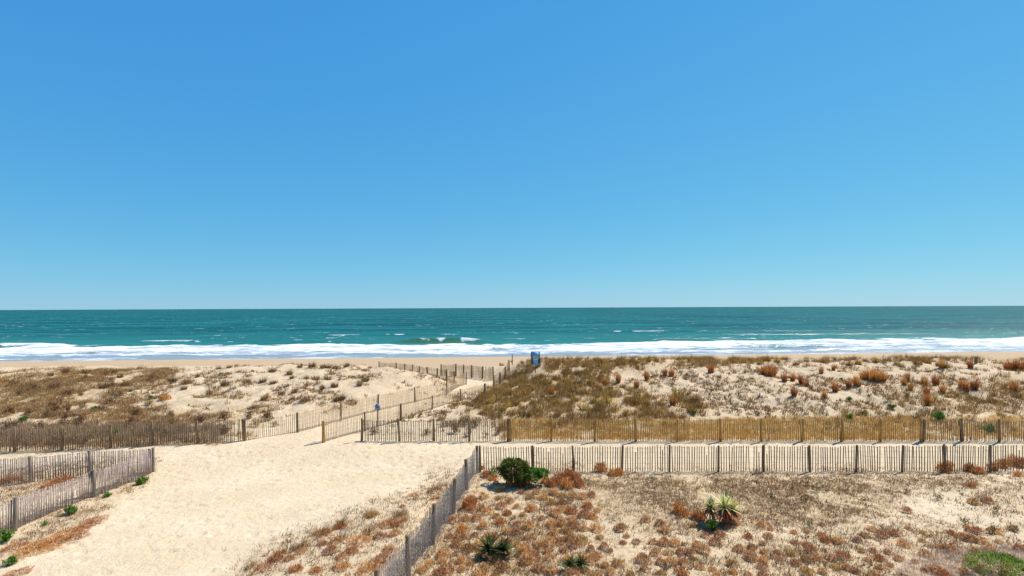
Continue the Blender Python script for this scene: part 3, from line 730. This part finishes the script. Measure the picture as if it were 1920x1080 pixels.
for k_, lst in rows.items():
    for i, (py, px) in enumerate(sorted(lst)):
        x, y, z = hit(px, py)
        big = random.uniform(.50, 1.0)*(1.0 if px < 1150 else .85)
        r_ = random.random()
        ms_, nm, look = (V_rust, 'rust_tuft', 'dry pinkish tuft') if r_ < .72 else (V_red, 'rust_tuft', 'orange dry tuft') if r_ < .84 else (V_och, 'ochre_tuft', 'ochre dry tuft')
        if py < 900: ms_, nm, look = V_red, 'rust_tuft', 'orange dry tuft'
        where = 'corner' if k_ == 0 else ordw(k_+1)
        put(ms_, nm, x, y, z, big, 'tuft', 'dry tufts in the fenced field', f'{look}, {ordw(i+1)} out from the {where} post of the near fence')
# taller orange growth at the corner by the bush, and against the near fence
spots = [(1050, 905, 1.3), (1066, 897, 1.25), (1078, 900, 1.1), (1035, 912, 1.1), (1062, 915, 1.2), (1085, 912, 1.0), (1022, 905, .9), (1126, 884, 1.3), (1160, 891, 1.0), (1148, 892, .9), (912, 895, .9), (925, 900, .8), (978, 912, .8), (990, 914, .8), (960, 912, .8), (878, 952, 1.2), (884, 945, 1.0), (1272, 960, 1.1), (1280, 968, .9), (1310, 975, 1.0), (1775, 880, 1.2), (1768, 884, 1.0), (1820, 884, 1.1), (1835, 888, 1.0), (1860, 880, .9), (1880, 876, 1.2), (1900, 872, 1.4), (1915, 876, 1.3)]
for i, (px, py, s) in enumerate(sorted(spots)):
    x, y, z = hit(px, py); put(V_red, 'orange_tuft', x, y, z, s, 'tuft', 'tall orange tufts by the near fence', f'upright orange-red tuft near the near fence, {ordw(i+1)} from the left', sz=s*1.35)
# path side of the mesh fence
ps = [(480+a/4, 810+b_/4) for a, b_ in ((250,960),(350,900),(150,960),(510,760),(640,720),(640,950),(720,900),(780,820),(930,790),(1060,700),(1100,670),(1040,770),(1320,510),(1360,500),(870,620),(950,960),(1000,900),(600,830),(500,850),(60,1030),(300,1040),(450,1050),(640,1030),(850,1040),(900,1000),(200,910),(560,900),(1180,480),(990,700),(1100,560))]
for i, (px, py) in enumerate(sorted(ps)):
    x, y, z = hit(px, py); s = random.uniform(.45, .9)*(1 if py > 960 else .7)
    put(V_wind+V_rust+V_red, 'rust_tuft', x, y, z, s*1.1, 'tuft', 'dry tufts on the path side of the mesh fence', f'spreading rust tuft on the path side of the mesh fence, {ordw(i+1)} from left', sz=s*.8)
oat = [(640, 985), (632, 990), (608, 1002), (596, 1005), (690, 970), (700, 968), (745, 970), (755, 965), (760, 975), (570, 1025), (560, 1030), (540, 1035), (470, 1065), (520, 1040), (735, 978), (640, 1010), (820, 918), (805, 925), (690, 1000)]
for i, (px, py) in enumerate(sorted(oat)):
    x, y, z = hit(px, py); s = random.uniform(.55, .95)
    put(V_oat, 'sea_oats', x, y, z, s, 'grass', 'wispy grass beside the wide sand path', f'wispy wind-bent brown grass beside the sand path, {ordw(i+1)} from the left')
# rust ground plants on the left bank
lg = [(60, 1030), (85, 1022), (110, 1012), (130, 1000), (150, 992), (168, 985), (95, 1030), (45, 1042), (30, 1028), (180, 978), (140, 1008), (100, 908), (90, 915), (118, 902), (5, 905), (20, 902), (35, 1075)]
for i, (px, py) in enumerate(sorted(lg)):
    x, y, z = hit(px, py); s = random.uniform(.7, 1.05)
    put(V_wind, 'rust_tuft', x, y, z, s, 'tuft', 'orange dry tufts around the left fence', f'low orange dry tuft around the left foreground fence, {ordw(i+1)} from the left', sz=s*(.5 if py > 960 else 1))
# right dune bunches
rb = [(960+a/4, 640+b_/4, 1) for a, b_ in ((800,310),(935,350),(1205,480),(700,330),(640,360),(300,400),(1010,290),(1490,240),(1150,260),(1200,260))]
rb += [(1440+a/4, 640+b_/4, 1) for a, b_ in ((125,300),(185,300),(195,410),(285,340),(425,430),(505,380),(605,350),(680,340),(1020,330),(1070,370),(1170,330),(1260,330),(1310,390),(1450,350),(1485,380),(1545,360),(1850,380),(1200,480),(1190,400),(490,220),(1520,200),(1300,200),(400,240),(250,320),(660,330),(1040,300))]
rb += [(1440+a/4, 640+b_/4, 2) for a, b_ in ((0,255),(760,290),(820,295),(1840,215),(1900,215))]
for i, (px, py, kk) in enumerate(sorted(rb)):
    x, y, z = hit(px, py); s = random.uniform(.8, 1.2)
    if kk == 2: put(V_bigbunch, 'grass_bunch', x, y, z, .95, 'bunch grass', 'rust bunch grass on the right dune', f'large bushy rust bunch grass on the right dune, {ordw(i+1)} bunch from the left')
    else: put(V_bunch, 'grass_bunch', x, y, z, s, 'bunch grass', 'rust bunch grass on the right dune', f'slim upright rust bunch grass on the right dune, {ordw(i+1)} bunch from the left')
# tall olive grass tufts along the crest and through the grassy part of the right dune
V_olive = variants('beach_grass_tuft', lambda i: bunch(OLI+DRK[:1], .22+.04*i, .95, 210, .36, (.16, 0), .026), 4)
cr = [(px + random.uniform(-6, 6), 683-5*math.sin((px-960)/240)+random.uniform(-4, 5)) for px in range(945, 1780, 17) if random.random() < .85]
while len(cr) < 118:
    px, py = random.uniform(900, 1330), random.uniform(690, 780)
    if px < 1000 and py < 720: continue
    hh_ = hit(px, py)
    if float(cover('olive', *[np.array([q]) for q in hh_])[0]) > .55 and all(math.hypot(px-a, (py-b_)*1.6) > 13 for a, b_ in cr): cr.append((px, py))
cr = [q for q in cr if not (980 < q[0] < 1028 and q[1] < 725)]
for i, (px, py) in enumerate(sorted(cr)):
    x, y, z = hit(px, py); put(V_olive, 'beach_grass_tuft', x, y, z, random.uniform(.55, 1.1), 'grass tuft', 'tall olive grass tufts on the right dune', f'olive beach grass tuft on the right dune, {ordw(i+1)} from the left')
# dark sprigs on the right dune
sk = [(1900, 762), (1382, 762), (1310, 757), (1543, 767), (1570, 762), (1527, 750), (1471, 780), (1445, 777), (1405, 760), (1640, 738), (1665, 752), (1700, 735), (1740, 742), (1430, 720), (1350, 745), (1410, 700), (1610, 735), (1630, 745), (1450, 812), (1362, 935), (1450, 937), (1530, 922), (1508, 940), (1345, 905), (1222, 905), (1255, 900), (1700, 925), (1505, 962), (1515, 987), (1655, 1000), (1870, 960), (1760, 938), (1900, 995), (1830, 945), (1810, 985), (1860, 1000)]
up_ = sorted(q for q in sk if q[1] < 830); lo_ = sorted(q for q in sk if q[1] > 830)
for i, (px, py) in enumerate(up_):
    x, y, z = hit(px, py); put(V_small, 'dark_sprig', x, y, z, random.uniform(.9, 1.5), 'plant', 'dark sprigs on the right dune', f'small dark sprig on the right dune, {ordw(i+1)} sprig from the left')
for i, (px, py) in enumerate(lo_):
    x, y, z = hit(px, py); put(V_small, 'dark_sprig', x, y, z, random.uniform(.8, 1.3), 'plant', 'dark sprigs in the fenced field', f'small dark sprig in the fenced field, {ordw(i+1)} sprig from the left')
# left dune clumps
ld_ = [(a/4, 640+b_/4) for a, b_ in ((1850,310),(1690,330),(1570,400),(1400,320),(1380,360),(900,270),(780,350),(380,260),(490,230),(1640,210),(1720,200),(1480,270),(1300,300),(1120,300),(640,240),(850,240),(1050,210))]
ld_ += [(480+a/4, 640+b_/4) for a, b_ in ((50,310),(120,230),(270,280),(380,280),(450,290),(250,250),(500,360),(590,340),(290,385),(360,450),(600,450),(640,440),(780,330),(820,300),(540,200),(680,190),(420,190),(80,560),(130,320),(720,470),(540,290),(190,400),(60,440),(500,200),(590,205),(330,195))]
for i, (px, py) in enumerate(sorted(ld_)):
    x, y, z = hit(px, py); put(V_dark, 'dune_clump', x, y, z, random.uniform(.75, 1.25), 'grass clump', 'brown grass clumps on the left dune', f'brown grass clump on the left dune, {ordw(i+1)} clump from the left')
x, y, z = hit(310, 750); put(V_red, 'orange_tuft', x, y, z, 1.6, 'tuft', None, 'single orange cushion on the left dune slope')
# bushes behind the joining fence and along the lower left fence
bs = [(852, 812, 1.3), (910, 820, 1.3), (700, 815, .9), (800, 815, .9), (835, 800, 1.1), (890, 800, 1.2), (935, 815, 1.0), (880, 818, 1.), (500, 790, 1.3), (480, 800, 1.2), (515, 800, .8)]
for i, (px, py, s) in enumerate(sorted(bs)):
    x, y, z = hit(px, py); put(V_mat+V_small[:1], 'dune_shrub', x, y, z, s, 'shrub', 'twiggy shrubs by the path fences', f'dark twiggy shrub behind the fences by the path, {ordw(i+1)} from the left')
mt = []
while len(mt) < 60:
    px, py = random.uniform(-40, 480), random.uniform(700, 838)
    c = float(cover('brown_mat', *[np.array([q]) for q in (lambda h_: (h_[0], h_[1], h_[2]))(hit(px, py))])[0])
    if c > .5 and all(math.hypot(px-a, (py-b_)*2) > 20 for a, b_ in mt): mt.append((px, py))
for i, (px, py) in enumerate(sorted(mt)):
    x, y, z = hit(px, py); put(V_mat, 'dune_shrub', x, y, z, random.uniform(.8, 1.4), 'shrub', 'twiggy shrubs on the left dune', f'brown twiggy shrub on the left dune, {ordw(i+1)} shrub from the left')

# ------------------------------------------------------------------ uncountable ground cover
SGN = hit(1004, 698)
def stuff(name, label, zone, x0, x1, y0, y1, tries, per, cols, hgt, wid, lean, spread, wind=(0, 0), power=1.0, clump=None, jitter=1.0, avoid=None):
    x = rng.uniform(x0, x1, tries); y = rng.uniform(y0, y1, tries); z = ground(x, y)
    p = cover(zone, x, y, z, jitter)**power
    if clump: p = p*sst(clump[1], clump[2], fbm(x/clump[0], y/clump[0], 201, 3))
    keep = rng.uniform(0, 1, tries) < p
    keep &= ~((abs(x-SGN[0]) < .9) & (y < SGN[1]+.3) & (y > SGN[1]-4))
    x, y = x[keep], y[keep]; m_ = len(x)
    tint = np.array(cols)[rng.integers(0, len(cols), m_)]
    pn = np.clip(.5+1.6*fbm(x/2.6, y/2.6, 301, 3), 0, .999)
    tint = np.array(cols)[np.where(rng.uniform(0, 1, m_) < .55, (pn*len(cols)).astype(int), rng.integers(0, len(cols), m_))]*(.65+.7*rng.uniform(0, 1, (m_, 1)))
    bx = np.repeat(x, per)+rng.normal(0, spread, m_*per); by = np.repeat(y, per)+rng.normal(0, spread, m_*per)
    k_ = len(bx); bz = ground(bx, by)-.015
    a = rng.uniform(0, 6.28, k_); ln = np.abs(rng.normal(0, lean, k_))
    vx = np.cos(a)*np.sin(ln)+wind[0]; vy = np.sin(a)*np.sin(ln)+wind[1]
    az = np.arctan2(vy, vx); ln = np.minimum(np.hypot(vx, vy), 1.5)
    own = pal(cols, k_); col = np.clip(.55*np.repeat(tint, per, 0)+.45*own, .004, .9)
    sc = np.repeat(rng.uniform(.6, 1.35, m_), per)
    me = blade_mesh(name, np.stack([bx, by, bz], -1), az, ln, hgt*sc*rng.uniform(.4, 1.1, k_), wid*rng.uniform(.7, 1.4, k_), col, rng.uniform(0, .5, k_), rng.uniform(0, 6.28, k_))
    o = link(name, me, m_pl); tag(o, label, 'ground cover', kind='stuff'); return k_
tot = 0
tot += stuff('dune_scrub', 'dense brown and ochre scrub covering the left dune', 'brown_mat', -52, -14, 28, 50, 30000, 14, BRN+BRN[:3]+OCH[:2]+[(.40, .17, .07), (.46, .34, .20)], .34, .022, .7, .15, (.12, 0), 1.3, (1.9, -.12, .06))
Z['strip'] = [([(-250, 815), (0, 800), (200, 800), (330, 802), (430, 806), (420, 818), (300, 829), (-250, 852)], 1, 13)]
tot += stuff('fence_scrub', 'tangled brown twigs piled behind the lower left fence', 'strip', -50, -15, 28.2, 33, 7000, 16, [(.36, .26, .17), (.50, .38, .26), (.26, .17, .11), (.58, .46, .32), (.30, .22, .12)], .40, .016, .6, .14, (.05, 0), 1.0, (2.2, -.25, .0))
tot += stuff('dune_grass', 'olive and ochre beach grass covering the right dune', 'olive', -6, 62, 28, 53, 34000, 16, OLI+OCH[:2]+[(.16, .09, .05), (.10, .06, .03)], .54, .020, .36, .09, (.12, 0), 1.1, (1.2, -.17, .03))
tot += stuff('dune_sprouts', 'small brown sprouts and twigs scattered over the dune sand', 'specks', -32, 60, 30, 53, 26000, 11, DRK[:3]+BRN+OLI[:2]+OCH[:2], .30, .036, .8, .10, (.08, 0), 1.0, (1.8, -.10, .12))
tot += stuff('golden_grass', 'golden dry grass packed behind the golden fence', 'gold', -2, 34, 28.6, 33, 6500, 12, [(.64, .41, .14), (.52, .29, .08), (.64, .48, .26), (.34, .20, .07), (.46, .22, .08)], .30, .018, .5, .12, (.05, 0), 1.0, (1.5, -.32, -.02), .3)
tot += stuff('dry_litter', 'short tan scrub and litter covering the fenced field and path edges', 'litter', -28, 24, 13, 30, 105000, 7, TAN+TAN+TAN[:2]+BRN[:3]+OCH[:3]+DRK[:3]+[(.62, .44, .24), (.48, .26, .13)], .15, .017, .8, .08, (0, 0), 1.2, (1.6, -.3, .05))
tot += stuff('seedlings', 'tiny dark seedlings and twigs dotted over the bare sand', 'specks', -30, 30, 13, 31, 26000, 7, DRK+BRN[:2], .20, .018, .7, .06, (.05, 0), 1.0, (2.0, -.12, .14))
# pale lilac-grey twigs bottom right
Z['lilac'] = [([(1660, 1100), (1700, 1060), (1760, 1040), (1860, 1030), (1960, 1030), (1960, 1100)], 1, 14)]
tot += stuff('grey_twigs', 'pale grey twiggy ground cover at the bottom right', 'lilac', 8, 18, 13, 18, 5000, 14, LIL+PINK[:2], .20, .008, .7, .08, (0, 0), 1.0, None, .4)
print('stuff blades', tot)
